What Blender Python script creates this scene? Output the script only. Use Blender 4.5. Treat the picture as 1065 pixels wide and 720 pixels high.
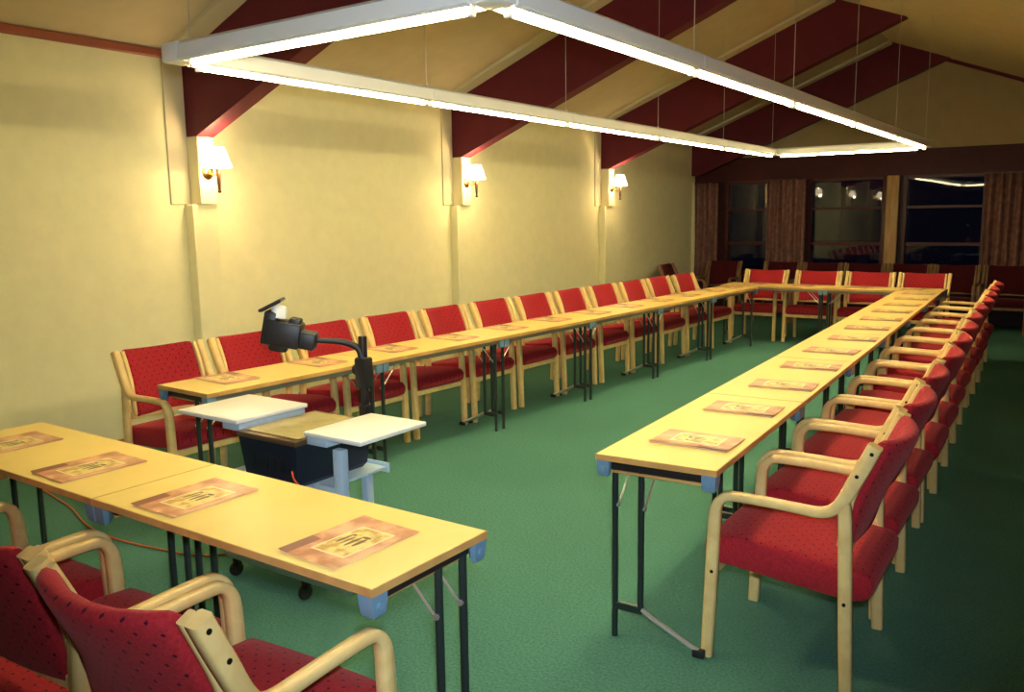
import bpy, bmesh, math, random
from mathutils import Vector, Matrix

# ------------------------------------------------------------------ scene, camera, light, exposure
for o in list(bpy.data.objects):
    bpy.data.objects.remove(o)
SC = bpy.context.scene
COL = SC.collection
random.seed(4)

EXPOSURE = 1.75
TUBE = 26.0            # emission of the fluorescent tubes
FLASH = 84.0           # watts of the camera flash
SCONCE = 2.4

# camera (fitted to the photograph, 1065 x 720)
right = Vector((0.82350495, 0.56712295, -0.01453155))
up = Vector((-0.0727991, 0.13104348, 0.9887001))
fwd = Vector((-0.56261878, 0.81314154, -0.14920099))
cd = bpy.data.cameras.new('camera')
cam = bpy.data.objects.new('camera', cd)
COL.objects.link(cam)
cd.sensor_fit = 'HORIZONTAL'
cd.sensor_width = 36.0
cd.lens = 889.886 / 1065 * 36.0
cd.clip_start = 0.05
cam.matrix_world = Matrix(((right.x, up.x, -fwd.x, 0.0),
                           (right.y, up.y, -fwd.y, 0.0),
                           (right.z, up.z, -fwd.z, 1.6128),
                           (0, 0, 0, 1)))
SC.camera = cam

w = bpy.data.worlds.new('night'); SC.world = w
w.use_nodes = True
w.node_tree.nodes['Background'].inputs[0].default_value = (0.010, 0.012, 0.035, 1)
w.node_tree.nodes['Background'].inputs[1].default_value = 0.03

SC.view_settings.view_transform = 'Standard'
SC.view_settings.look = 'None'
SC.view_settings.exposure = EXPOSURE
SC.view_settings.gamma = 1.0
SC.view_settings.use_curve_mapping = False

# the flash on top of the camera
fl = bpy.data.lights.new('camera_flash', 'SPOT')
fl.energy = FLASH; fl.color = (0.80, 0.92, 1.0); fl.shadow_soft_size = 0.03
fl.spot_size = math.radians(80); fl.spot_blend = 0.9
flo = bpy.data.objects.new('camera_flash', fl); COL.objects.link(flo)
fm = cam.matrix_world.copy()
fm.translation = Vector((0, 0, 1.6128)) + up * 0.11 + right * 0.03
flo.matrix_world = fm

# ------------------------------------------------------------------ materials
def new_mat(name):
    m = bpy.data.materials.new(name); m.use_nodes = True
    return m, m.node_tree.nodes, m.node_tree.links, m.node_tree.nodes['Principled BSDF']

def plain(name, col, rough=0.5, metal=0.0, spec=0.5, noise=0.0, nscale=20.0, bump=0.0, bscale=200.0):
    m, n, l, b = new_mat(name)
    b.inputs['Base Color'].default_value = (*col, 1)
    b.inputs['Roughness'].default_value = rough
    b.inputs['Metallic'].default_value = metal
    b.inputs['Specular IOR Level'].default_value = spec
    tc = n.new('ShaderNodeTexCoord')
    if noise:
        t = n.new('ShaderNodeTexNoise'); t.inputs['Scale'].default_value = nscale
        t.inputs['Detail'].default_value = 4
        l.new(tc.outputs['Object'], t.inputs['Vector'])
        r = n.new('ShaderNodeValToRGB')
        r.color_ramp.elements[0].position = .3; r.color_ramp.elements[1].position = .7
        r.color_ramp.elements[0].color = (*[c * (1 - noise) for c in col], 1)
        r.color_ramp.elements[1].color = (*[min(1, c * (1 + noise)) for c in col], 1)
        l.new(t.outputs['Fac'], r.inputs['Fac']); l.new(r.outputs['Color'], b.inputs['Base Color'])
    if bump:
        t = n.new('ShaderNodeTexNoise'); t.inputs['Scale'].default_value = bscale
        l.new(tc.outputs['Object'], t.inputs['Vector'])
        bp = n.new('ShaderNodeBump'); bp.inputs['Strength'].default_value = bump
        bp.inputs['Distance'].default_value = 0.01
        l.new(t.outputs['Fac'], bp.inputs['Height']); l.new(bp.outputs['Normal'], b.inputs['Normal'])
    return m

def wood(name, c1, c2, rough=0.42, scale=(6, 60, 60), spec=0.4):
    m, n, l, b = new_mat(name)
    tc = n.new('ShaderNodeTexCoord'); mp = n.new('ShaderNodeMapping')
    mp.inputs['Scale'].default_value = scale
    l.new(tc.outputs['Object'], mp.inputs['Vector'])
    t = n.new('ShaderNodeTexNoise'); t.inputs['Scale'].default_value = 1.0
    t.inputs['Detail'].default_value = 6; t.inputs['Distortion'].default_value = .6
    l.new(mp.outputs['Vector'], t.inputs['Vector'])
    r = n.new('ShaderNodeValToRGB')
    r.color_ramp.elements[0].position = .32; r.color_ramp.elements[1].position = .68
    r.color_ramp.elements[0].color = (*c1, 1); r.color_ramp.elements[1].color = (*c2, 1)
    l.new(t.outputs['Fac'], r.inputs['Fac']); l.new(r.outputs['Color'], b.inputs['Base Color'])
    b.inputs['Roughness'].default_value = rough
    b.inputs['Specular IOR Level'].default_value = spec
    return m

def emit(name, col, strength, base=(.9, .9, .9)):
    m, n, l, b = new_mat(name)
    b.inputs['Base Color'].default_value = (*base, 1)
    b.inputs['Emission Color'].default_value = (*col, 1)
    b.inputs['Emission Strength'].default_value = strength
    return m

def fabric(name, base, dot, axes):
    """woven upholstery with a staggered grid of small dark lozenges"""
    m, n, l, b = new_mat(name)
    tc = n.new('ShaderNodeTexCoord'); sp = n.new('ShaderNodeSeparateXYZ')
    l.new(tc.outputs['Object'], sp.inputs[0])
    def M(op, a, bb=None, c=None):
        q = n.new('ShaderNodeMath'); q.operation = op
        for i, v in enumerate((a, bb, c)):
            if v is None: continue
            if isinstance(v, (int, float)): q.inputs[i].default_value = v
            else: l.new(v, q.inputs[i])
        return q.outputs[0]
    P = 0.052
    def lattice(off):
        u = M('ABSOLUTE', M('SUBTRACT', M('FRACT', M('ADD', M('DIVIDE', sp.outputs[axes[0]], P), 20 + off)), .5))
        v = M('ABSOLUTE', M('SUBTRACT', M('FRACT', M('ADD', M('DIVIDE', sp.outputs[axes[1]], P), 20 + off)), .5))
        return M('LESS_THAN', M('ADD', u, v), 0.10)
    d = M('MAXIMUM', lattice(0), lattice(.5))
    nz = n.new('ShaderNodeTexNoise'); nz.inputs['Scale'].default_value = 120
    l.new(tc.outputs['Object'], nz.inputs['Vector'])
    r = n.new('ShaderNodeValToRGB')
    r.color_ramp.elements[0].position = .3; r.color_ramp.elements[1].position = .7
    r.color_ramp.elements[0].color = (*[c * .78 for c in base], 1)
    r.color_ramp.elements[1].color = (*[c * 1.15 for c in base], 1)
    l.new(nz.outputs['Fac'], r.inputs['Fac'])
    mx = n.new('ShaderNodeMix'); mx.data_type = 'RGBA'
    l.new(d, mx.inputs[0]); l.new(r.outputs['Color'], mx.inputs[6])
    mx.inputs[7].default_value = (*dot, 1)
    l.new(mx.outputs[2], b.inputs['Base Color'])
    b.inputs['Roughness'].default_value = .9
    b.inputs['Specular IOR Level'].default_value = .15
    b.inputs['Sheen Weight'].default_value = .25
    b.inputs['Sheen Tint'].default_value = (1, .3, .3, 1)
    return m

M_wall = plain('cream_wallpaper', (.88, .84, .53), .85, spec=.2, noise=.03, nscale=9, bump=.12, bscale=160)
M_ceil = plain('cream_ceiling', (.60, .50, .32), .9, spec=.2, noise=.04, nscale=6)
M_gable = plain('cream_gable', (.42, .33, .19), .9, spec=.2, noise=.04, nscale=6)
M_column = plain('painted_column', (.84, .78, .50), .7, spec=.3)
M_casing = plain('greyish_casing', (.66, .60, .41), .7, spec=.3)
M_beam = plain('maroon_beam', (.125, .010, .024), .55, spec=.3, noise=.08, nscale=5)
M_band = plain('maroon_board', (.06, .005, .010), .5, spec=.3, noise=.1, nscale=5)
M_darkwood = wood('dark_wood_panel', (.030, .006, .007), (.055, .012, .012), .5)
M_frame = plain('dark_red_frame', (.06, .007, .010), .4, spec=.4)
M_postwood = wood('post_wood', (.42, .25, .10), (.60, .38, .16), .5, (40, 40, 3))
M_skirt = wood('skirting_wood', (.45, .16, .05), (.60, .24, .08), .5, (40, 3, 40))
M_trim = plain('brown_trim', (.34, .09, .045), .5)
M_white = plain('white_enamel', (.90, .90, .88), .4)
M_tube = emit('fluorescent_tube', (1.0, .83, .42), TUBE)
M_wire = plain('steel_wire', (.55, .5, .42), .4, .6)
M_beech_top = wood('beech_laminate', (.90, .66, .19), (.96, .74, .25), .33, (3, 3, 3), .35)
M_lip = wood('beech_edge', (.50, .26, .08), (.64, .36, .12), .4, (8, 8, 8))
M_beech = wood('bent_beech', (.77, .53, .21), (.88, .65, .28), .35, (14, 14, 14), .4)
M_seatfab = fabric('red_seat_fabric', (.40, .020, .030), (.05, .004, .02), (0, 1))
M_backfab = fabric('red_back_fabric', (.40, .020, .030), (.05, .004, .02), (0, 2))
M_bracket = plain('blue_grey_plastic', (.15, .27, .40), .4, spec=.5)
M_leg = plain('dark_green_grey_steel', (.045, .065, .06), .28, .55)
M_rail = plain('dark_rail_steel', (.035, .03, .03), .35, .5)
M_siderail = plain('grey_side_rail', (.20, .20, .17), .4, .3)
M_chrome = plain('chrome', (.88, .87, .85), .32, .85)
M_rubber = plain('black_rubber', (.012, .012, .012), .6)
M_bolt = plain('dark_bolt', (.02, .018, .012), .4, .5)
M_brass = plain('brass', (.55, .33, .09), .28, 1.0)
M_candle = plain('dark_brass_candle', (.07, .03, .015), .35, .6)
M_shade = emit('lit_pleated_shade', (1.0, .80, .50), 2.8, (.9, .85, .7))
M_bulb = emit('bulb', (1.0, .72, .36), 14)
M_black = plain('black_plastic', (.012, .012, .016), .45)
M_navy = plain('navy_projector_case', (.010, .012, .035), .35)
M_shelf = plain('white_shelf', (.86, .88, .90), .35)
M_cart = plain('pale_blue_enamel', (.48, .62, .78), .4)
M_redcable = plain('red_cable', (.55, .06, .02), .5)
M_orange = plain('orange_cable', (.62, .13, .03), .5)
M_curtain = plain('brown_curtain', (.24, .125, .105), .95, spec=.1, noise=.25, nscale=14)
M_outside = plain('night_ground', (.02, .02, .03), .9)
M_glow = emit('lit_stage_white', (1, 1, 1), .9)
M_mirrorglass = plain('mirror', (.9, .9, .9), .03, 1.0)
M_darkceil = plain('unlit_panel', (.06, .03, .025), .8)

# carpet
M_carpet, n, l, b = new_mat('green_carpet')
tc = n.new('ShaderNodeTexCoord')
t1 = n.new('ShaderNodeTexNoise'); t1.inputs['Scale'].default_value = 90; t1.inputs['Detail'].default_value = 3
t2 = n.new('ShaderNodeTexNoise'); t2.inputs['Scale'].default_value = 1.3; t2.inputs['Detail'].default_value = 3
l.new(tc.outputs['Object'], t1.inputs['Vector']); l.new(tc.outputs['Object'], t2.inputs['Vector'])
r1 = n.new('ShaderNodeValToRGB')
r1.color_ramp.elements[0].position = .3; r1.color_ramp.elements[1].position = .7
r1.color_ramp.elements[0].color = (.058, .186, .152, 1); r1.color_ramp.elements[1].color = (.112, .292, .230, 1)
l.new(t1.outputs['Fac'], r1.inputs['Fac'])
mx = n.new('ShaderNodeMix'); mx.data_type = 'RGBA'; mx.blend_type = 'MULTIPLY'; mx.inputs[0].default_value = .25
l.new(r1.outputs['Color'], mx.inputs[6]); l.new(t2.outputs['Fac'], mx.inputs[7])
l.new(mx.outputs[2], b.inputs['Base Color'])
b.inputs['Roughness'].default_value = .95; b.inputs['Specular IOR Level'].default_value = .1
bp = n.new('ShaderNodeBump'); bp.inputs['Strength'].default_value = .5; bp.inputs['Distance'].default_value = .004
l.new(t1.outputs['Fac'], bp.inputs['Height']); l.new(bp.outputs['Normal'], b.inputs['Normal'])

# window glass
M_glass, n, l, b = new_mat('window_glass')
b.inputs['Base Color'].default_value = (.85, .9, .95, 1)
b.inputs['Roughness'].default_value = .02
b.inputs['Transmission Weight'].default_value = 1.0
b.inputs['IOR'].default_value = 1.36

# projector stage glass
M_stage = plain('projector_stage_glass', (.40, .32, .12), .12, .0, .8, noise=.25, nscale=7)

# ------------------------------------------------------------------ mesh helpers
def link(name, me, m, parent=None):
    o = bpy.data.objects.new(name, me)
    COL.objects.link(o)
    if m is not None and not me.materials: me.materials.append(m)
    if parent is not None: o.parent = parent
    return o

def finish(bm, name, m, parent=None, smooth=True, angle=40):
    bmesh.ops.recalc_face_normals(bm, faces=bm.faces)
    me = bpy.data.meshes.new(name); bm.to_mesh(me); bm.free()
    if smooth:
        for p in me.polygons: p.use_smooth = True
        me.set_sharp_from_angle(angle=math.radians(angle))
    return link(name, me, m, parent)

def box(bm, x0, x1, y0, y1, z0, z1, bev=0.0, seg=2, mat=None):
    r = bmesh.ops.create_cube(bm, size=1.0)
    vs = r['verts']
    for v in vs:
        v.co = Vector(((x0 + x1) / 2 + v.co.x * (x1 - x0), (y0 + y1) / 2 + v.co.y * (y1 - y0),
                       (z0 + z1) / 2 + v.co.z * (z1 - z0)))
        if mat is not None: v.co = mat @ v.co
    if bev:
        es = {e for v in vs for e in v.link_edges}
        bmesh.ops.bevel(bm, geom=list(es), offset=bev, segments=seg, affect='EDGES', profile=.5)
    return bm

def prism(bm, poly, axis, a, b_):
    """extrude a closed 2-D polygon along an axis ('x','y','z') from a to b_"""
    def pt(p, t):
        return {'x': (t, p[0], p[1]), 'y': (p[0], t, p[1]), 'z': (p[0], p[1], t)}[axis]
    A = [bm.verts.new(pt(p, a)) for p in poly]; B = [bm.verts.new(pt(p, b_)) for p in poly]
    bm.faces.new(A); bm.faces.new(B[::-1])
    k = len(poly)
    for i in range(k):
        bm.faces.new((A[i], A[(i + 1) % k], B[(i + 1) % k], B[i]))
    return bm

def tube(bm, pts, r, seg=8, closed_ends=True):
    pts = [Vector(p) for p in pts]
    rings = []
    n0 = None
    for i, p in enumerate(pts):
        d = (pts[min(i + 1, len(pts) - 1)] - pts[max(i - 1, 0)]).normalized()
        if n0 is None:
            n0 = d.orthogonal().normalized()
        n0 = (n0 - d * n0.dot(d)).normalized()
        b0 = d.cross(n0)
        rr = r[i] if isinstance(r, (list, tuple)) else r
        rings.append([bm.verts.new(p + (n0 * math.cos(a) + b0 * math.sin(a)) * rr)
                      for a in [2 * math.pi * k / seg for k in range(seg)]])
    for A, B in zip(rings, rings[1:]):
        for k in range(seg):
            bm.faces.new((A[k], A[(k + 1) % seg], B[(k + 1) % seg], B[k]))
    if closed_ends:
        bm.faces.new(rings[0][::-1]); bm.faces.new(rings[-1])
    return bm

def lathe(bm, prof, c=(0, 0, 0), seg=20, axis='z'):
    rings = []
    for r, h in prof:
        ring = []
        for k in range(seg):
            a = 2 * math.pi * k / seg
            q = (r * math.cos(a), r * math.sin(a), h) if axis == 'z' else (h, r * math.cos(a), r * math.sin(a))
            ring.append(bm.verts.new(Vector(c) + Vector(q)))
        rings.append(ring)
    for A, B in zip(rings, rings[1:]):
        for k in range(seg):
            bm.faces.new((A[k], A[(k + 1) % seg], B[(k + 1) % seg], B[k]))
    return rings

def smooth_path(pts, n=6):
    """Catmull-Rom through tuples of any length"""
    out = []
    P = [pts[0]] + list(pts) + [pts[-1]]
    for i in range(1, len(P) - 2):
        for k in range(n):
            t = k / n
            out.append(tuple(0.5 * ((2 * b) + (-a + c) * t + (2 * a - 5 * b + 4 * c - d) * t * t + (-a + 3 * b - 3 * c + d) * t ** 3)
                             for a, b, c, d in zip(P[i - 1], P[i], P[i + 1], P[i + 2])))
    out.append(tuple(pts[-1]))
    return out

def ribbon(bm, prof, x0, x1, ch=0.006, n=5):
    """bent laminated strip: prof = (y, z, thickness) centreline in the y-z plane, spans x0..x1"""
    pts = smooth_path(prof, n) if n > 1 else prof
    rings = []
    for i, (y, z, t) in enumerate(pts):
        a = pts[max(i - 1, 0)]; c = pts[min(i + 1, len(pts) - 1)]
        d = Vector((c[0] - a[0], c[1] - a[1])).normalized(); nn = Vector((-d.y, d.x))
        h = t / 2
        sec = [(x0, -h + ch), (x0 + ch, -h), (x1 - ch, -h), (x1, -h + ch), (x1, h - ch), (x1 - ch, h), (x0 + ch, h), (x0, h - ch)]
        rings.append([bm.verts.new((sx, y + nn.x * s, z + nn.y * s)) for sx, s in sec])
    for A, B in zip(rings, rings[1:]):
        for k in range(8):
            bm.faces.new((A[k], A[(k + 1) % 8], B[(k + 1) % 8], B[k]))
    bm.faces.new(rings[0][::-1]); bm.faces.new(rings[-1])
    return bm

def loft(bm, secs):
    rings = [[bm.verts.new(p) for p in s] for s in secs]
    k = len(rings[0])
    for A, B in zip(rings, rings[1:]):
        for i in range(k):
            bm.faces.new((A[i], A[(i + 1) % k], B[(i + 1) % k], B[i]))
    bm.faces.new(rings[0][::-1]); bm.faces.new(rings[-1])
    return bm

def empty(name, loc=(0, 0, 0), rz=0.0):
    o = bpy.data.objects.new(name, None); COL.objects.link(o)
    o.empty_display_size = .1
    o.location = loc; o.rotation_euler = (0, 0, rz)
    return o

def tag(o, label, cat, group=None):
    o['label'] = label; o['category'] = cat
    if group: o['group'] = group
    return o

def struct(o):
    o['kind'] = 'structure'
    return o

def copy_tree(o, parent=None):
    c = o.copy(); COL.objects.link(c)
    if parent is not None: c.parent = parent
    for ch in list(o.children): copy_tree(ch, c)
    return c

ORD = ['first', 'second', 'third', 'fourth', 'fifth', 'sixth', 'seventh', 'eighth', 'ninth', 'tenth', 'eleventh', 'twelfth']

# ------------------------------------------------------------------ room shell
XL, XR, YN, YF = -5.73, 1.12, -3.4, 13.76
RX = -2.72
def zc(x):                       # underside of the ceiling
    return 2.83 + .39 * (x - XL) if x <= RX else 2.83 + .39 * (RX - XL) - .39 * (x - RX)
ZR = zc(RX)

bm = bmesh.new(); box(bm, XL - .2, XR + .2, YN - .2, YF + .2, -.2, 0)
struct(finish(bm, 'floor', M_carpet, smooth=False))
bm = bmesh.new(); box(bm, XL - .2, XL, YN, YF, 0, 2.83)
struct(finish(bm, 'wall_left', M_wall, smooth=False))
bm = bmesh.new(); box(bm, XR, XR + .2, YN, YF, 0, zc(XR))
struct(finish(bm, 'wall_right', M_darkwood, smooth=False))
bm = bmesh.new()
prism(bm, [(XL - .2, 0), (XR + .2, 0), (XR + .2, zc(XR)), (RX, ZR), (XL - .2, 2.83)], 'y', YN - .2, YN)
struct(finish(bm, 'wall_near', M_darkwood, smooth=False))
bm = bmesh.new()
prism(bm, [(XL - .2, zc(XL) - .078), (RX, ZR), (XR + .2, zc(XR) - .078), (XR + .2, zc(XR) + .1), (RX, ZR + .2), (XL - .2, zc(XL) + .1)], 'y', YN - .2, YF + .2)
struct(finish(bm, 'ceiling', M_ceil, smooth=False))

# far wall: gable over a maroon band, three windows, dark panel below
ZB0, ZB1 = 2.13, 2.50
ZS = .62                                             # sill height
WINS = [(-5.20, -4.05), (-3.86, -2.72), (-2.50, -1.40)]
bm = bmesh.new()
prism(bm, [(XL, ZB1), (XR, ZB1), (XR, zc(XR)), (RX, ZR), (XL, zc(XL))], 'y', YF, YF + .2)
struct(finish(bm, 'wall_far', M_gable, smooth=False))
bm = bmesh.new()
box(bm, XL, XR, YF - .03, YF + .2, ZB0, ZB1)
struct(finish(bm, 'trim_1', M_band, smooth=False))
bm = bmesh.new()
box(bm, XL, XR, YF, YF + .2, 0, ZS)
xs = [XL] + [v for p_ in WINS for v in p_] + [XR]
for a, c in zip(xs[0::2], xs[1::2]):
    box(bm, a, c, YF, YF + .2, ZS, ZB0)
struct(finish(bm, 'wall_far_panelling', M_darkwood, smooth=False))
for i, (a, c) in enumerate(WINS):
    root = struct(empty('window_%d' % (i + 1), ((a + c) / 2, YF, ZS)))
    hw = (c - a) / 2; H = ZB0 - ZS
    bm = bmesh.new()
    for x0, x1, z0, z1 in ((-hw, -hw + .06, 0, H), (hw - .06, hw, 0, H), (-hw + .06, hw - .06, 0, .06), (-hw + .06, hw - .06, H - .05, H)):
        box(bm, x0, x1, -.03, .12, z0, z1, .005, 1)
    finish(bm, 'window_frame', M_frame, root)
    bm = bmesh.new(); box(bm, -hw + .06, hw - .06, -.012, .05, .49, .54, .004, 1)
    finish(bm, 'window_crossbar', M_frame, root)
    bm = bmesh.new(); box(bm, -hw + .06, hw - .06, -.012, .05, 1.03, 1.07, .004, 1)
    finish(bm, 'window_crossbar', M_frame, root)
    bm = bmesh.new(); box(bm, -hw + .055, hw - .055, .010, .016, .055, H - .045)
    finish(bm, 'window_pane', M_glass, root, smooth=False)
bm = bmesh.new(); box(bm, XL + .25, XR, YF - .16, YF - .0, ZS - .05, ZS - .005, .008)
struct(finish(bm, 'trim_2', M_frame))
# light wooden post between the two right-hand windows
bm = bmesh.new(); box(bm, -2.70, -2.53, YF - .16, YF - .11, 0, ZB0 - .0, .008)
struct(finish(bm, 'trim_3', M_postwood))
bm = bmesh.new(); box(bm, -2.76, -2.705, YF - .15, YF - .10, 0, ZB0, .005)
struct(finish(bm, 'trim_4', M_frame))
# pale corner strip
bm = bmesh.new(); box(bm, XL, XL + .06, YF - .14, YF - .0, 0, ZB0, .006)
struct(finish(bm, 'trim_5', M_column))
# dark outside beyond the glass
bm = bmesh.new(); box(bm, -14, 8, YF + .25, YF + 14, -.3, -.1)
struct(finish(bm, 'ground_outside', M_outside, smooth=False))

# skirting, cornice, end-wall verge trim
bm = bmesh.new(); box(bm, XL, XL + .016, YN, YF - .15, 0, .075, .004, 1)
struct(finish(bm, 'baseboard_left', M_skirt))
bm = bmesh.new(); box(bm, XL, XL + .05, YN, YF, 2.785, 2.84, .006, 1)
struct(finish(bm, 'trim_6', M_trim))
bm = bmesh.new()
prism(bm, [(RX, ZR - .0), (XR, zc(XR)), (XR, zc(XR) - .05), (RX, ZR - .05)], 'y', YF - .04, YF)
struct(finish(bm, 'trim_7', M_beam, smooth=False))

# rafters on the left slope: from the wall column up to the right-hand ceiling slope
def zb(x): return 2.24 + .39 * (x - XL)
xe = (2.83 + .39 * (RX - XL) + .39 * RX - 2.24 + .39 * XL) / .78
BEAMS = [(-2.45, 'behind'), (.85, 'behind'), (4.03, 'nearest'), (7.22, 'middle'), (10.46, 'far'), (13.58, 'against')]
bmL = ['maroon sloping ceiling beam behind the camera', 'maroon sloping ceiling beam just outside the left of the view',
       'maroon sloping ceiling beam nearest, above the first wall lamp',
       'maroon sloping ceiling beam above the middle wall lamp',
       'maroon sloping ceiling beam above the farthest wall lamp',
       'dark maroon sloping beam against the far gable wall']
TH = .15
for i, (yb, _) in enumerate(BEAMS):
    bm = bmesh.new()
    prism(bm, [(XL, zb(XL)), (XL + .13, zb(XL)), (xe, zb(xe)), (RX, ZR), (XL, zc(XL))], 'y', yb, yb + TH)
    o = struct(finish(bm, 'beam', M_beam, smooth=False)); o['label'] = bmL[i]
    bm = bmesh.new(); e = .035
    xm = XL + .04
    prism(bm, [(XL, zc(XL) - e), (RX, ZR - e), (RX, ZR), (XL, zc(XL))], 'y', yb - .17, yb)
    o = struct(finish(bm, 'beam_casing', M_casing, smooth=False)); o['label'] = 'pale flat board beside the beam'
    if i < 5:
        bm = bmesh.new(); box(bm, XL, XL + .012, yb - .17, yb, 1.74, zc(XL) - .03, .004, 1)
        o = struct(finish(bm, 'column_casing', M_casing)); o['label'] = 'pale flat board beside the column'
        bm = bmesh.new(); box(bm, XL, XL + .13, yb, yb + TH, 1.74, zb(XL), .006, 1)
        o = struct(finish(bm, 'column', M_column)); o['label'] = 'pale upper column under the beam'
        bm = bmesh.new(); box(bm, XL, XL + .10, yb - .05, yb + TH + .02, 0, 1.74, .006, 1)
        o = struct(finish(bm, 'pilaster', M_wall)); o['label'] = 'wider lower pilaster under the column'

# ------------------------------------------------------------------ curtains
def curtain(name, x0, x1, label, folds):
    root = empty(name, ((x0 + x1) / 2, YF - .24, .50))
    tag(root, label, 'curtain', 'curtains at the far windows')
    bm = bmesh.new()
    N = folds * 10
    hw = (x1 - x0) / 2
    rows = []
    for z in (0.0, .4, .8, 1.2, 1.61):
        row = []
        for i in range(N + 1):
            t = i / N
            ph = t * folds * 2 * math.pi
            amp = .042 + .008 * math.sin(t * 17 + z)
            row.append(bm.verts.new((-hw + 2 * hw * t + .01 * math.sin(ph * .5 + z * 2), amp * math.sin(ph) + .01 * math.sin(z * 3 + t * 9), z)))
        rows.append(row)
    for A, B in zip(rows, rows[1:]):
        for i in range(N): bm.faces.new((A[i], A[i + 1], B[i + 1], B[i]))
    o = finish(bm, 'cloth', M_curtain, root, angle=80)
    md = o.modifiers.new('thick', 'SOLIDIFY'); md.thickness = .004
    bm = bmesh.new(); box(bm, -hw, hw, -.02, .02, 1.60, 1.63, .004, 1)
    finish(bm, 'curtain_rail', M_frame, root)
    return root
curtain('curtain', -5.64, -5.24, 'narrow brown pleated curtain in the far left corner', 4)
curtain('curtain', -4.44, -3.84, 'brown pleated curtain hanging between the two left windows', 6)
curtain('curtain', -1.42, -.30, 'wide brown pleated curtain at the right edge of the window wall', 10)

# ------------------------------------------------------------------ folding tables
def make_table(L, W):
    """local x: 0 = side with the legs, W = side where people sit; local y: 0..L"""
    T = .73
    root = empty('folding_table')
    bm = bmesh.new(); box(bm, .003, W - .003, .003, L - .003, T - .020, T, .0015, 1)
    finish(bm, 'tabletop', M_beech_top, root)
    bm = bmesh.new()
    for a in ((0, W, 0, .0028), (0, W, L - .0028, L), (0, .0028, .0028, L - .0028), (W - .0028, W, .0028, L - .0028)):
        box(bm, *a, T - .023, T - .001)
    finish(bm, 'edge_band', M_lip, root, smooth=False)
    for x in (.012, W - .090):
        bm = bmesh.new(); box(bm, x, x + .016, .05, L - .05, T - .052, T - .020, .002, 1)
        finish(bm, 'side_rail', M_siderail, root)
    for cx, sx in ((.004, 1), (W - .004, -1)):
        for cy, sy in ((.002, 1), (L - .002, -1)):
            bm = bmesh.new()
            s = .052
            poly = [(0, 0), (s, 0), (s, .020), (.020, s), (0, s)]
            poly = [(cx + sx * a, cy + sy * c) for a, c in poly]
            ctr = (cx + sx * .024, cy + sy * .024)
            def lay(k, z): return [(ctr[0] + (a - ctr[0]) * k, ctr[1] + (c - ctr[1]) * k, z) for a, c in poly]
            loft(bm, [lay(.72, T - .084), lay(.86, T - .076), lay(.97, T - .050), lay(1, T - .0215)])
            lathe(bm, [(.0, 0), (.011, 0), (.011, .006), (0, .006)], (0, 0, 0), 10)
            for v in list(bm.verts)[-40:]:
                a, c, d = v.co
                v.co = Vector((cx + sx * (.026 + a), cy + sy * (-.004 + d) + 0, T - .055 + c))
            finish(bm, 'corner_bracket', M_bracket, root)
    for ye, s in ((.045, 1), (L - .045, -1)):
        bm = bmesh.new(); box(bm, .045, W - .045, ye - .012, ye + .012, T - .062, T - .038, .003, 1)
        finish(bm, 'end_rail', M_rail, root)
        bm = bmesh.new(); box(bm, .05, W - .05, ye - .014, ye - .002, T - .074, T - .063, .002, 1)
        finish(bm, 'end_rail_lip', M_lip, root)
        xa, xb_ = .062, .168
        bm = bmesh.new(); tube(bm, [(xa, ye, T - .05), (xa, ye, .0)], .0125, 10)
        finish(bm, 'leg', M_leg, root)
        bm = bmesh.new(); tube(bm, [(xb_, ye, T - .05), (xb_, ye, .13)], .0125, 10)
        finish(bm, 'leg', M_leg, root)
        bm = bmesh.new(); box(bm, xa + .008, xb_ + .01, ye - .009, ye + .009, .112, .142, .003, 1)
        finish(bm, 'leg_link', M_leg, root)
        bm = bmesh.new()
        tube(bm, [(xb_, ye, .135), (xb_ + .05, ye, .105), (W - .10, ye, .035), (W - .07, ye, .022)], .011, 8)
        f = finish(bm, 'floor_bar', M_chrome, root)
        bm = bmesh.new(); box(bm, W - .09, W - .045, ye - .014, ye + .014, 0, .03, .005, 2)
        finish(bm, 'foot', M_rubber, f)
        for x in (xa, xb_):
            bm = bmesh.new()
            tube(bm, [(x + .012, ye + s * .004, T - .20), (x + .014, ye + s * .17, T - .032)], .0042, 6)
            tube(bm, [(x + .004, ye + s * .0, T - .20), (x + .018, ye, T - .20)], .009, 8)
            finish(bm, 'brace', M_chrome, root)
    return root

# row frames: origin and heading measured from the photograph
W = .467
AX, AY, AA = -1.3934, 1.4071, -.0072
BX, BY, BA = -1.5203, 2.7361, .0503
CX, CY, CA = -4.2347, 2.6789, -.0440
DY = 10.3168
def frame(o, a):
    c, s = math.cos(a), math.sin(a)
    return lambda u, v: (o[0] + c * u - s * v, o[1] + s * u + c * v)
FA, FB, FC = frame((AX, AY), AA), frame((BX, BY), BA), frame((CX, CY), CA)

tab_near = make_table(1.25, W)
tab_long = make_table(1.262, W)
def put(o, xy, rz, label, cat, group, z=0.0):
    o.location = (xy[0], xy[1], z); o.rotation_euler = (0, 0, rz)
    return tag(o, label, cat, group)
H2 = math.pi / 2
GT = 'beech folding tables set in a closed rectangle'
put(tab_near, FA(-1.251, W), AA - H2, 'beech folding table nearest the camera, its blue-grey corner beside the open gap', 'table', GT)
o = copy_tree(tab_near)
put(o, FA(-2.503, W), AA - H2, 'beech folding table at the left edge of the photo, end of the nearest row', 'table', GT)
LT, PT = 1.262, 1.2645
tname = ['nearest the camera', 'second from the camera', 'third from the camera', 'fourth from the camera', 'fifth from the camera', 'farthest from the camera']
first = True
for k in range(6):
    o = tab_long if first else copy_tree(tab_long); first = False
    put(o, FB(0, k * PT), BA, 'beech folding table %s in the right-hand row' % tname[k], 'table', GT)
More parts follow.
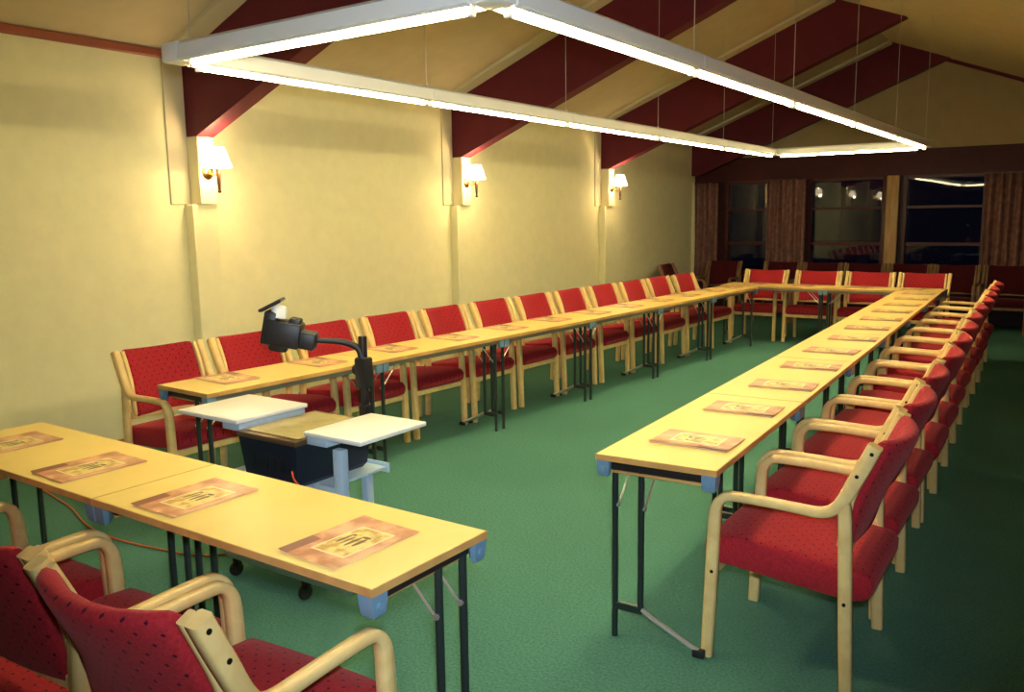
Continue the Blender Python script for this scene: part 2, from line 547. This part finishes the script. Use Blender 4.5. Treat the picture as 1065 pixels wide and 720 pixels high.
for k in range(6):
    o = copy_tree(tab_long)
    put(o, FC(W, k * PT + LT + .01), CA + math.pi, 'beech folding table %s in the row along the yellow wall' % tname[k], 'table', GT)
FYD = DY + .035
for k in range(2):
    o = copy_tree(tab_long)
    put(o, (-1.44 - k * PT, FYD), H2, 'beech folding table closing the far end, %s half' % ('right' if k == 0 else 'left'), 'table', GT)

# ------------------------------------------------------------------ armchairs
HWC = .293
def make_chair(bolts=True, M_beech=None, M_seatfab=None, M_backfab=None):
    """local x lateral, y 0 (front legs) .. .57 (top of back), z up"""
    root = empty('armchair')
    front = [(.006, 0, .040), (.014, .22, .043), (.022, .44, .043), (.026, .540, .041), (.034, .584, .037), (.058, .614, .033), (.095, .6235, .031),
             (.20, .6235, .030), (.30, .6205, .030), (.385, .6185, .033), (.430, .636, .037), (.466, .682, .044), (.496, .745, .048), (.526, .81, .048), (.552, .868, .046)]
    back = [(.462, .668, .040), (.470, .60, .042), (.478, .40, .043), (.486, .2, .043), (.495, 0, .040)]
    for s in (-1, 1):
        a, c = (s * HWC, s * (HWC - .040))
        x0, x1 = min(a, c), max(a, c)
        bm = bmesh.new(); ribbon(bm, front, x0, x1)
        fr = finish(bm, 'arm_frame', M_beech, root, angle=50)
        bm = bmesh.new(); ribbon(bm, back, x0 + .002, x1 - .002, n=3)
        rl = finish(bm, 'rear_leg', M_beech, root, angle=50)
        # inner batten that carries the back
        a, c = s * (HWC - .048), s * (HWC - .070)
        bm = bmesh.new()
        ribbon(bm, [(.452, .50, .026), (.462, .60, .030), (.474, .675, .036), (.498, .745, .040), (.526, .81, .040), (.550, .862, .038)], min(a, c), max(a, c), ch=.004, n=3)
        finish(bm, 'back_batten', M_beech, root, angle=50)
        if bolts:
            for par, (yy, zz) in ((fr, (.545, .845)), (fr, (.503, .765)), (fr, (.024, .335)), (rl, (.481, .32))):
                bm = bmesh.new()
                rg = lathe(bm, [(.0001, 0), (.0065, 0), (.0065, .003), (.0001, .003)], (0, 0, 0), 10, 'x')
                for v in bm.verts: v.co = Vector((s * (HWC + v.co.x - .001), v.co.y + yy, v.co.z + zz))
                finish(bm, 'bolt', M_bolt, par)
    # wooden rails
    hw = HWC - .040
    bm = bmesh.new(); box(bm, -hw, hw, .012, .034, .315, .355, .004, 1)
    finish(bm, 'front_rail', M_beech, root)
    bm = bmesh.new(); box(bm, -hw, hw, .455, .477, .475, .515, .004, 1)
    finish(bm, 'rear_rail', M_beech, root)
    # seat cushion
    hs = HWC - .046
    secs = []
    base = [(.00, .452), (.10, .462), (.25, .452), (.40, .436), (.50, .426), (.545, .415), (.562, .392), (.560, .355), (.54, .325), (.50, .312),
            (.40, .318), (.25, .332), (.10, .348), (.02, .352), (-.012, .366), (-.024, .395), (-.022, .428)]
    cy_, cz_ = .27, .39
    for x, k in [(-hs, .86), (-hs + .006, .94), (-hs + .018, .985), (-hs + .05, 1), (-.1, 1.0), (0, 1.0), (.1, 1.0), (hs - .05, 1), (hs - .018, .985), (hs - .006, .94), (hs, .86)]:
        secs.append([(x, cy_ + (y - cy_) * (1 - (1 - k) * .12), cz_ + (z - cz_) * k + .006 * (1 - (x / hs) ** 2) * (1 if z > .4 else 0)) for y, z in base])
    bm = bmesh.new(); loft(bm, secs); finish(bm, 'seat', M_seatfab, root, angle=60)
    # back cushion
    hb = HWC - .074
    prof = [(.432, .505), (.446, .60), (.458, .665), (.480, .735), (.508, .80), (.532, .852), (.540, .866), (.553, .875), (.570, .874), (.584, .864), (.585, .848),
            (.566, .80), (.537, .735), (.512, .665), (.497, .60), (.482, .505), (.470, .492), (.445, .492)]
    secs = []
    for x, k in [(-hb, .7), (-hb + .006, .88), (-hb + .018, 1), (-hb * .72, 1), (-hb * .4, 1), (0, 1), (hb * .4, 1), (hb * .72, 1), (hb - .018, 1), (hb - .006, .88), (hb, .7)]:
        bow = .052 * (1 - (x / hb) ** 2)
        sec = []
        for i, (y, z) in enumerate(prof):
            ym = .455 + max(0, z - .6) * .42 if z > .6 else .460
            f_ = min(1, max(0, (z - .5) / .25))
            sec.append((x, ym + (y - ym) * k + bow * (.35 + .65 * f_), z - .012 * (1 - (x / hb) ** 2) * f_ - (.004 if k < .9 else 0)))
        secs.append(sec)
    bm = bmesh.new(); loft(bm, secs); finish(bm, 'backrest', M_backfab, root, angle=60)
    return root

M_seatshade = fabric('shade_darkened_seat_fabric', (.055, .005, .010), (.03, .003, .012), (0, 1))  # shade of the window end put into these darker cloth and wood colours
M_backshade = fabric('shade_darkened_back_fabric', (.055, .005, .010), (.03, .003, .012), (0, 2))
M_beechshade = wood('shade_darkened_beech', (.20, .11, .055), (.28, .16, .08), .4, (14, 14, 14))  # beech with the shade mixed into its brown
CS = (M_beech, M_seatfab, M_backfab)
chairA = make_chair(True, *CS)
chairB = make_chair(False, *CS)
chairD = make_chair(False, M_beechshade, M_seatshade, M_backshade)
used = {'A': False, 'B': False, 'D': False}
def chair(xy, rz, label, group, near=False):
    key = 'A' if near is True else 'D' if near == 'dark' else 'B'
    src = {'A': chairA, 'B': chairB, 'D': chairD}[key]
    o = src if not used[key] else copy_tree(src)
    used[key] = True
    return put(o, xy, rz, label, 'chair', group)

# near row, backs to the camera
GN = 'red armchairs at the nearest tables'
for k, (u, lab) in enumerate([(-.272, 'red armchair with pale wood frame, back to the camera, nearest the table corner'),
                              (-.875, 'red armchair seen from behind, second from the near table corner'),
                              (-1.50, 'red armchair at the left edge, only its arm and seat showing')]):
    x, y = FA(u, (.040, .036, .035)[k])
    chair((x, y), AA + math.pi + (.06, .05, .05)[k], lab, GN, True)
# right row
GR = 'red armchairs along the right-hand row of tables'
for k in range(12):
    v = .352 + .632 * k
    dx = random.uniform(-.012, .012); a = random.uniform(-.02, .02)
    if k == 0: dx, a = 0, 0
    x, y = FB(W - .045 + dx, v)
    lab = ('red armchair nearest the camera in the right-hand row, standing complete in view' if k == 0 else
           '%s red armchair from the camera in the right-hand row' % ORD[k] if k < 11 else 'last red armchair, farthest from the camera in the right-hand row')
    chair((x, y), BA - H2 + a - .03, lab, GR, k < 6)
# wall row
GL = 'red armchairs along the yellow wall'
for k in range(12):
    v = .308 + .648 * k
    dx = random.uniform(-.012, .012); a = random.uniform(-.025, .025)
    x, y = FC(.07 + dx, v)
    lab = ('red armchair nearest the camera in the row along the yellow wall' if k == 0 else
           '%s red armchair from the camera in the row along the yellow wall' % ORD[k] if k < 11 else 'last red armchair, farthest from the camera along the yellow wall')
    chair((x, y), CA + H2 + a + .02, lab, GL)
# far row
GF = 'red armchairs behind the far tables'
for k, xc in enumerate((-3.67, -3.0, -2.38, -1.77)):
    lab = ['leftmost of the four red armchairs behind the far tables', 'second from left of the four red armchairs behind the far tables',
           'third from left of the four red armchairs behind the far tables', 'rightmost of the four red armchairs behind the far tables'][k]
    chair((xc, 10.76 + random.uniform(-.01, .01)), random.uniform(-.02, .02), lab, GF)
# chairs at the window wall, shade put into their colours
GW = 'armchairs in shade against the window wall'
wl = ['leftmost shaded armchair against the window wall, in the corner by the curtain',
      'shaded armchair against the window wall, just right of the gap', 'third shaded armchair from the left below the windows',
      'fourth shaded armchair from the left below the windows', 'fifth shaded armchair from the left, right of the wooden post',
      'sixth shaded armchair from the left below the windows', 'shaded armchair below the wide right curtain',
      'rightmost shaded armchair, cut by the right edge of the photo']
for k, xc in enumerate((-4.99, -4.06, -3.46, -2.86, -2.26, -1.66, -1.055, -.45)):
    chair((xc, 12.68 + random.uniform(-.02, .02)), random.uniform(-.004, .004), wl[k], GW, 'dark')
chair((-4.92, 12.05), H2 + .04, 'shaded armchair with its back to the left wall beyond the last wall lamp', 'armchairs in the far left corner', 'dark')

# ------------------------------------------------------------------ booklets
def booklet_mat():
    m, n, l, b = new_mat('printed_cover')
    tc = n.new('ShaderNodeTexCoord'); sp = n.new('ShaderNodeSeparateXYZ'); l.new(tc.outputs['Object'], sp.inputs[0])
    X, Y = sp.outputs[0], sp.outputs[1]
    def M(op, a, bb=None):
        q = n.new('ShaderNodeMath'); q.operation = op
        for i, v in enumerate((a, bb)):
            if v is None: continue
            if isinstance(v, (int, float)): q.inputs[i].default_value = v
            else: l.new(v, q.inputs[i])
        return q.outputs[0]
    def rect(x0, x1, y0, y1):
        return M('MULTIPLY', M('MULTIPLY', M('GREATER_THAN', X, x0), M('LESS_THAN', X, x1)), M('MULTIPLY', M('GREATER_THAN', Y, y0), M('LESS_THAN', Y, y1)))
    def mix(f, a, c):
        q = n.new('ShaderNodeMix'); q.data_type = 'RGBA'
        l.new(f, q.inputs[0])
        for i, v in ((6, a), (7, c)):
            if isinstance(v, tuple): q.inputs[i].default_value = (*v, 1)
            else: l.new(v, q.inputs[i])
        return q.outputs[2]
    nz = n.new('ShaderNodeTexNoise'); nz.inputs['Scale'].default_value = 12; nz.inputs['Detail'].default_value = 5
    l.new(tc.outputs['Object'], nz.inputs['Vector'])
    r = n.new('ShaderNodeValToRGB')
    r.color_ramp.elements[0].position = .38; r.color_ramp.elements[0].color = (.55, .20, .09, 1)
    r.color_ramp.elements[1].position = .62; r.color_ramp.elements[1].color = (.92, .50, .28, 1)
    l.new(nz.outputs['Fac'], r.inputs['Fac'])
    c = r.outputs['Color']
    # dark brown corner by the spine, pale picture panel with dark figures, cream rule round it
    c = mix(rect(-.12, -.075, -.16, -.04), c, (.26, .07, .045))
    c = mix(rect(-.052, .078, -.100, .095), c, (.93, .82, .55))
    wv = n.new('ShaderNodeTexNoise'); wv.inputs['Scale'].default_value = 26; wv.inputs['Detail'].default_value = 2
    l.new(tc.outputs['Object'], wv.inputs['Vector'])
    r2 = n.new('ShaderNodeValToRGB')
    r2.color_ramp.elements[0].position = .40; r2.color_ramp.elements[0].color = (.62, .36, .08, 1)
    r2.color_ramp.elements[1].position = .55; r2.color_ramp.elements[1].color = (.92, .72, .26, 1)
    l.new(wv.outputs['Fac'], r2.inputs['Fac'])
    c = mix(rect(-.046, .072, -.093, .088), c, r2.outputs['Color'])
    def ell(x, y, a, bb):
        u = M('DIVIDE', M('SUBTRACT', X, x), a); v = M('DIVIDE', M('SUBTRACT', Y, y), bb)
        return M('LESS_THAN', M('ADD', M('MULTIPLY', u, u), M('MULTIPLY', v, v)), 1.0)
    for e in ((-.026, .002, .005, .034), (-.008, -.004, .004, .030), (.012, -.002, .006, .036), (.034, .000, .007, .030), (.026, .036, .016, .007), (-.020, .034, .008, .006)):
        c = mix(ell(*e), c, (.13, .06, .02))
    l.new(c, b.inputs['Base Color'])
    b.inputs['Roughness'].default_value = .3; b.inputs['Specular IOR Level'].default_value = .5
    return m
M_cover = booklet_mat()
M_paper = plain('booklet_pages', (.75, .62, .42), .7)

def make_booklet():
    """folded A4 folder, local y up the page, lifting slightly at the fold"""
    root = empty('conference_folder')
    w2, h2 = .112, .158
    bm = bmesh.new()
    N = 12; top = []; bot = []
    for j in range(2):
        y = -h2 if j == 0 else h2
        t_, b_ = [], []
        for i in range(N + 1):
            x = -w2 + 2 * w2 * i / N
            lift = .0035 * math.exp(-((x + w2) / .03) ** 2)
            t_.append(bm.verts.new((x, y, .0058 + lift))); b_.append(bm.verts.new((x, y, .0042 + lift)))
        top.append(t_); bot.append(b_)
    for i in range(N):
        bm.faces.new((top[0][i], top[0][i + 1], top[1][i + 1], top[1][i]))
        bm.faces.new((bot[0][i], bot[1][i], bot[1][i + 1], bot[0][i + 1]))
        bm.faces.new((top[0][i], bot[0][i], bot[0][i + 1], top[0][i + 1]))
        bm.faces.new((top[1][i], top[1][i + 1], bot[1][i + 1], bot[1][i]))
    for i in (0, N): bm.faces.new((top[0][i], top[1][i], bot[1][i], bot[0][i]))
    finish(bm, 'cover', M_cover, root, angle=30)
    bm = bmesh.new(); box(bm, -w2 + .003, w2 - .003, -h2 + .003, h2 - .003, .0003, .0041)
    finish(bm, 'pages', M_paper, root, smooth=False)
    return root
bk = make_booklet(); bk_used = [False]
def booklet(xy, rz, label, group):
    o = bk if not bk_used[0] else copy_tree(bk)
    bk_used[0] = True
    put(o, xy, rz, label, 'folder', group, .7302)
for k, (u, lab) in enumerate([(-.265, 'orange printed folder on the near table, nearest its right corner'),
                              (-.965, 'orange printed folder second from the right on the nearest tables'),
                              (-1.600, 'orange printed folder third from the right on the nearest tables'),
                              (-2.200, 'orange printed folder at the left edge of the nearest tables')]):
    booklet(FA(u, .190), AA + (-.03, .02, -.02, .01)[k], lab, 'orange folders on the nearest tables')
for k in range(12):
    booklet(FB(W - .19 + random.uniform(-.01, .01), .352 + .632 * k), BA + H2 + random.uniform(-.08, .06),
            ('%s orange folder from the camera on the right-hand tables' % ORD[k]) if k < 11 else 'orange folder at the far end of the right-hand tables', 'orange folders on the right-hand tables')
for k in range(12):
    booklet(FC(.19 + random.uniform(-.01, .01), .33 + .645 * k if k < 11 else 7.30), CA - H2 + random.uniform(-.06, .06),
            ('%s orange folder from the camera on the tables along the yellow wall' % ORD[k]) if k < 11 else 'orange folder at the far end of the tables along the yellow wall', 'orange folders on the wall-side tables')
for k, xc in enumerate((-3.60, -3.0, -2.38, -1.77)):
    booklet((xc, FYD + .28), math.pi + random.uniform(-.05, .05),
            ['leftmost', 'second from left', 'third from left', 'rightmost'][k] + ' orange folder on the far cross tables', 'orange folders on the far tables')

# ------------------------------------------------------------------ hanging light frame
S = .9
FX0, FX1, FY0, FY1 = -3.557 * S, -1.79 * S, 2.5026 * S, 11.043 * S
FZ = 1.6128 + (2.3088 - 1.6128) * S            # underside of the tubes
lf = empty('hanging_light_frame', ((FX0 + FX1) / 2, (FY0 + FY1) / 2, FZ))
tag(lf, 'long rectangular white fluorescent light frame hanging over the tables', 'ceiling light')
cx0, cy0 = lf.location.x, lf.location.y
def housing(p, q):
    d = (Vector(q) - Vector(p)); L_ = d.length; a = math.atan2(d.y, d.x)
    # white trough, sides slope down to the tube
    prof = [(-.052, .085), (-.030, .100), (.030, .100), (.052, .085), (.056, .028), (.040, .020), (.030, .034), (-.030, .034), (-.040, .020), (-.056, .028)]
    bm = bmesh.new(); prism(bm, prof, 'x', 0, L_)
    o = finish(bm, 'housing', M_white, lf, angle=25)
    o.location = (p[0] - cx0, p[1] - cy0, 0); o.rotation_euler = (0, 0, a)
    bm = bmesh.new(); tube(bm, [(.035, 0, .013), (L_ - .035, 0, .013)], .0105, 12)
    t = finish(bm, 'tube', M_tube, o)
    for x in (.016, L_ - .034):
        bm = bmesh.new(); box(bm, x, x + .018, -.014, .014, -.002, .034, .003, 1)
        finish(bm, 'tube_holder', M_white, o)
nl = 5
ylen = (FY1 - FY0 - .11) / nl
for X in (FX0, FX1):
    for k in range(nl):
        housing((X, FY0 + .055 + k * ylen + .003, 0), (X, FY0 + .055 + (k + 1) * ylen - .003, 0))
for Y in (FY0, FY1):
    housing((FX0 + .058, Y, 0), (FX1 - .058, Y, 0))
for X in (FX0, FX1):
    for Y in (FY0, FY1):
        bm = bmesh.new(); box(bm, X - cx0 - .056, X - cx0 + .056, Y - cy0 - .054, Y - cy0 + .054, .020, .100, .012, 2)
        finish(bm, 'corner_joint', M_white, lf)
for X in (FX0, FX1):
    for k in range(nl + 1):
        Y = FY0 + .055 + k * ylen
        bm = bmesh.new(); tube(bm, [(X - cx0, Y - cy0, .098), (X - cx0, Y - cy0, zc(X) - FZ)], .0025, 6)
        tube(bm, [(X - cx0, Y - cy0, .098), (X - cx0, Y - cy0, .115)], .009, 8)
        finish(bm, 'suspension_wire', M_wire, lf)

# ------------------------------------------------------------------ wall lamps on the columns
def make_sconce():
    root = empty('wall_lamp')
    bm = bmesh.new()
    lathe(bm, [(.0001, 0), (.048, 0), (.050, .006), (.040, .014), (.020, .020), (.014, .034), (.0001, .036)], (0, 0, 0), 20, 'x')
    finish(bm, 'backplate', M_brass, root)
    bm = bmesh.new()
    tube(bm, smooth_path([(.02, 0, 0), (.06, 0, -.02), (.10, 0, -.018), (.125, 0, .0), (.13, 0, .018)], 4), .006, 8)
    lathe(bm, [(.0001, .010), (.024, .014), (.026, .020), (.012, .026), (.010, .045), (.0001, .045)], (.13, 0, 0), 14)
    finish(bm, 'bracket_arm', M_brass, root)
    bm = bmesh.new()
    lathe(bm, [(.0001, -.155), (.010, -.152), (.015, -.142), (.010, -.132), (.013, -.09), (.016, .00), (.012, .012), (.0001, .012)], (.13, 0, 0), 12)
    finish(bm, 'candle_stem', M_candle, root)
    bm = bmesh.new()
    seg = 48
    rings = []
    for r, z in ((.100, .032), (.052, .180)):
        rings.append([bm.verts.new((.13 + (r + (.0022 if k % 2 else -.0022)) * math.cos(2 * math.pi * k / seg), (r + (.0022 if k % 2 else -.0022)) * math.sin(2 * math.pi * k / seg), z)) for k in range(seg)])
    for k in range(seg): bm.faces.new((rings[0][k], rings[0][(k + 1) % seg], rings[1][(k + 1) % seg], rings[1][k]))
    sh = finish(bm, 'lamp_shade', M_shade, root, angle=10)
    md = sh.modifiers.new('thick', 'SOLIDIFY'); md.thickness = .002
    bm = bmesh.new()
    lathe(bm, [(.0001, .045), (.010, .047), (.012, .06), (.022, .085), (.018, .11), (.0001, .122)], (.13, 0, 0), 12)
    finish(bm, 'bulb', M_bulb, root)
    ld = bpy.data.lights.new('bulb_light', 'POINT'); ld.energy = SCONCE; ld.color = (1.0, .70, .36); ld.shadow_soft_size = .035
    for dz in (.155,):
        lo = bpy.data.objects.new('bulb_light', ld); COL.objects.link(lo); lo.parent = root; lo.location = (.13, 0, dz)
    ld2 = bpy.data.lights.new('bulb_light_down', 'POINT'); ld2.energy = SCONCE * .9; ld2.color = (1.0, .70, .36); ld2.shadow_soft_size = .035
    lo = bpy.data.objects.new('bulb_light_down', ld2); COL.objects.link(lo); lo.parent = root; lo.location = (.175, 0, .025)
    return root
sc0 = make_sconce()
sl = ['brass wall lamp with lit white shade on the nearest column', 'brass wall lamp with lit white shade on the middle column',
      'brass wall lamp with lit white shade on the farthest column', 'brass wall lamp on the column just outside the left edge',
      'brass wall lamp on the rearmost column beside the camera']
for k, yb in enumerate((4.03, 7.22, 10.46, .85, -2.45)):
    o = sc0 if k == 0 else copy_tree(sc0)
    put(o, (XL + .13, yb + TH / 2), 0, sl[k], 'wall lamp', 'wall lamps under the beams', 1.975)

# ------------------------------------------------------------------ projector trolley
tr = empty('projector_trolley', (-2.86, 2.52, 0))
tag(tr, 'pale blue metal projector trolley with two raised white side shelves', 'trolley')
def tb(name, m, *a, bev=.004, parent=tr):
    bm = bmesh.new(); box(bm, *a, bev, 2)
    return finish(bm, name, m, parent)
# white folding shelves
for nm, x0, x1, y0, y1 in (('side_shelf', -.62, -.195, -.22, .19), ('side_shelf', .205, .53, -.20, .20)):
    tb(nm, M_shelf, x0, x1, y0, y1, .735, .755, bev=.006)
tb('shelf_support', M_cart, .215, .33, -.19, .19, .700, .734)
tb('shelf_support', M_cart, -.32, -.205, -.20, .18, .700, .734)
# posts
for x, y in ((.36, -.17),):
    bm = bmesh.new(); box(bm, x, x + .052, y - .02, y + .02, .13, .70, .006, 2)
    for z in (.66, .58): lathe(bm, [(.0001, 0), (.006, 0), (.006, .004), (.0001, .004)], (x + .026, y - .022, z), 8)
    finish(bm, 'post', M_cart, tr)
tb('tray', M_cart, -.33, .24, -.19, .25, .486, .500)
for y0, y1 in ((-.20, -.188), (.25, .262)): tb('tray_lip', M_cart, -.33, .25, y0, y1, .470, .515, bev=.003)
tb('base_rail', M_cart, -.36, .42, -.195, -.155, .09, .13)
tb('base_rail', M_cart, -.36, .43, .155, .195, .09, .13)
tb('base_rail', M_cart, -.05, .0, -.155, .155, .09, .13)
tb('post', M_cart, -.32, -.28, .155, .195, .13, .486)
tb('post', M_cart, -.30, -.26, -.17, -.13, .13, .486)
tb('post', M_cart, .17, .21, .155, .195, .13, .486)
tb('shelf_bracket', M_cart, .24, .365, -.185, -.155, .500, .535)
for x in (-.32, .14):
    for y in (-.175, .175):
        bm = bmesh.new()
        lathe(bm, [(.0001, -.012), (.030, -.012), (.034, -.006), (.034, .006), (.030, .012), (.0001, .012)], (0, 0, 0), 16, 'x')
        for v in bm.verts: v.co += Vector((x, y, .034))
        box(bm, x - .018, x + .018, y - .006, y + .02, .045, .09, .003, 1)
        finish(bm, 'castor', M_rubber, tr)

# overhead projector
pj = empty('overhead_projector', (-2.86, 2.52, .5005))
tag(pj, 'black overhead projector with glass stage and arm, on the trolley', 'projector')
bm = bmesh.new()
loft(bm, [[(x, y, z) for x, y in ((-hx, -hy), (hx, -hy), (hx, hy), (-hx, hy))] for hx, hy, z in
          ((.150, .19, 0), (.165, .205, .02), (.175, .215, .12), (.182, .222, .190))])
finish(bm, 'case', M_navy, pj, smooth=False)
bm = bmesh.new(); box(bm, -.190, .190, -.230, .230, .190, .213, .004, 2)
finish(bm, 'stage_frame', plain('brown_stage_frame', (.10, .06, .03), .3), pj)
bm = bmesh.new(); box(bm, -.165, .165, -.200, .195, 0.2135, .2175, .001, 1)
finish(bm, 'stage_glass', M_stage, pj)
bm = bmesh.new()
for k in range(6): box(bm, -.12 + k * .045, -.10 + k * .045, -.2165, -.2145, .06, .15)
finish(bm, 'vent_slots', M_black, pj, smooth=False)
def loc(p): return (p[0] + 2.86, p[1] - 2.52, p[2] - .5005)
bm = bmesh.new()
box(bm, .135, .165, .205, .235, .20, .595, .003, 1)
c = finish(bm, 'column', M_black, pj)
bm = bmesh.new(); box(bm, .118, .182, .190, .252, .36, .50, .012, 2)
lathe(bm, [(.0001, -.02), (.024, -.02), (.028, -.01), (.024, .0), (.0001, .0)], (.118, .221, .44), 12, 'x')
finish(bm, 'focus_slide', M_black, c)
bm = bmesh.new(); box(bm, .128, .172, .198, .242, .225, .285, .008, 2)
finish(bm, 'column_socket', M_black, c)
bm = bmesh.new()
pts = smooth_path([(.150, .215, .49), (.135, .205, .540), (.09, .17, .568), (.03, .11, .580), (-.03, .05, .585)], 5)
tube(bm, pts, [.017 - .006 * i / (len(pts) - 1) for i in range(len(pts))], 10)
finish(bm, 'arm', M_black, pj)
# head: optical housing with rear lamp-box and lifted mirror flap
hd = Matrix.Translation((-.085, .0, .622)) @ Matrix.Rotation(math.radians(38), 4, 'Z') @ Matrix.Rotation(math.radians(12), 4, 'Y') @ Matrix.Scale(1.12, 4)
bm = bmesh.new()
def hb(x0, x1, y0, y1, z0, z1, b_): box(bm, x0, x1, y0, y1, z0, z1, b_, 2, mat=hd)
hb(-.085, .055, -.055, .055, -.055, .045, .012)
hb(.02, .115, -.042, .042, -.050, .020, .012)
hb(.0, .045, -.035, .035, .03, .062, .008)
hb(-.095, -.045, -.045, .045, -.058, .075, .010)
h_ = finish(bm, 'projection_head', M_black, pj)
bm = bmesh.new()
lathe(bm, [(.0001, -.078), (.036, -.078), (.040, -.070), (.040, -.045), (.0001, -.045)], (-.03, 0, 0), 20)
for v in bm.verts: v.co = hd @ v.co
finish(bm, 'lens', M_black, h_)
fm2 = hd @ Matrix.Translation((-.075, 0, .098)) @ Matrix.Rotation(math.radians(-38), 4, 'Y')
bm = bmesh.new(); box(bm, -.052, .045, -.045, .045, -.004, .008, .003, 1, mat=fm2)
fp = finish(bm, 'mirror_flap', M_black, h_)
bm = bmesh.new(); box(bm, -.045, .040, -.040, .040, -.0065, -.0042, 0, 1, mat=fm2)
finish(bm, 'mirror', M_mirrorglass, fp, smooth=False)
bm = bmesh.new(); lathe(bm, [(.032, .035), (.030, .068), (.024, .080), (.0001, .084)], (-.045, -.012, .02), 16)
for v in bm.verts: v.co = hd @ v.co
finish(bm, 'upper_lens', M_shelf, h_)
bm = bmesh.new()
tube(bm, smooth_path([(.16, -.228, .085), (.19, -.245, .06), (.24, -.25, .035), (.30, -.24, .028), (.35, -.235, .035)], 5), .0045, 8)
finish(bm, 'power_lead', M_redcable, pj)['label'] = 'red power lead'

# orange extension cable on the floor
bm = bmesh.new()
pts = [(-5.3, 2.52, .006), (-5.0, 2.47, .006), (-4.74, 2.42, .006), (-4.4, 2.32, .006), (-4.1, 2.29, .006), (-3.77, 2.33, .006), (-3.5, 2.40, .006), (-3.30, 2.60, .006), (-3.1, 2.56, .006)]
tube(bm, smooth_path(pts, 5), .005, 8)
tag(finish(bm, 'extension_cable', M_orange), 'orange extension cable running over the carpet towards the trolley', 'cable')
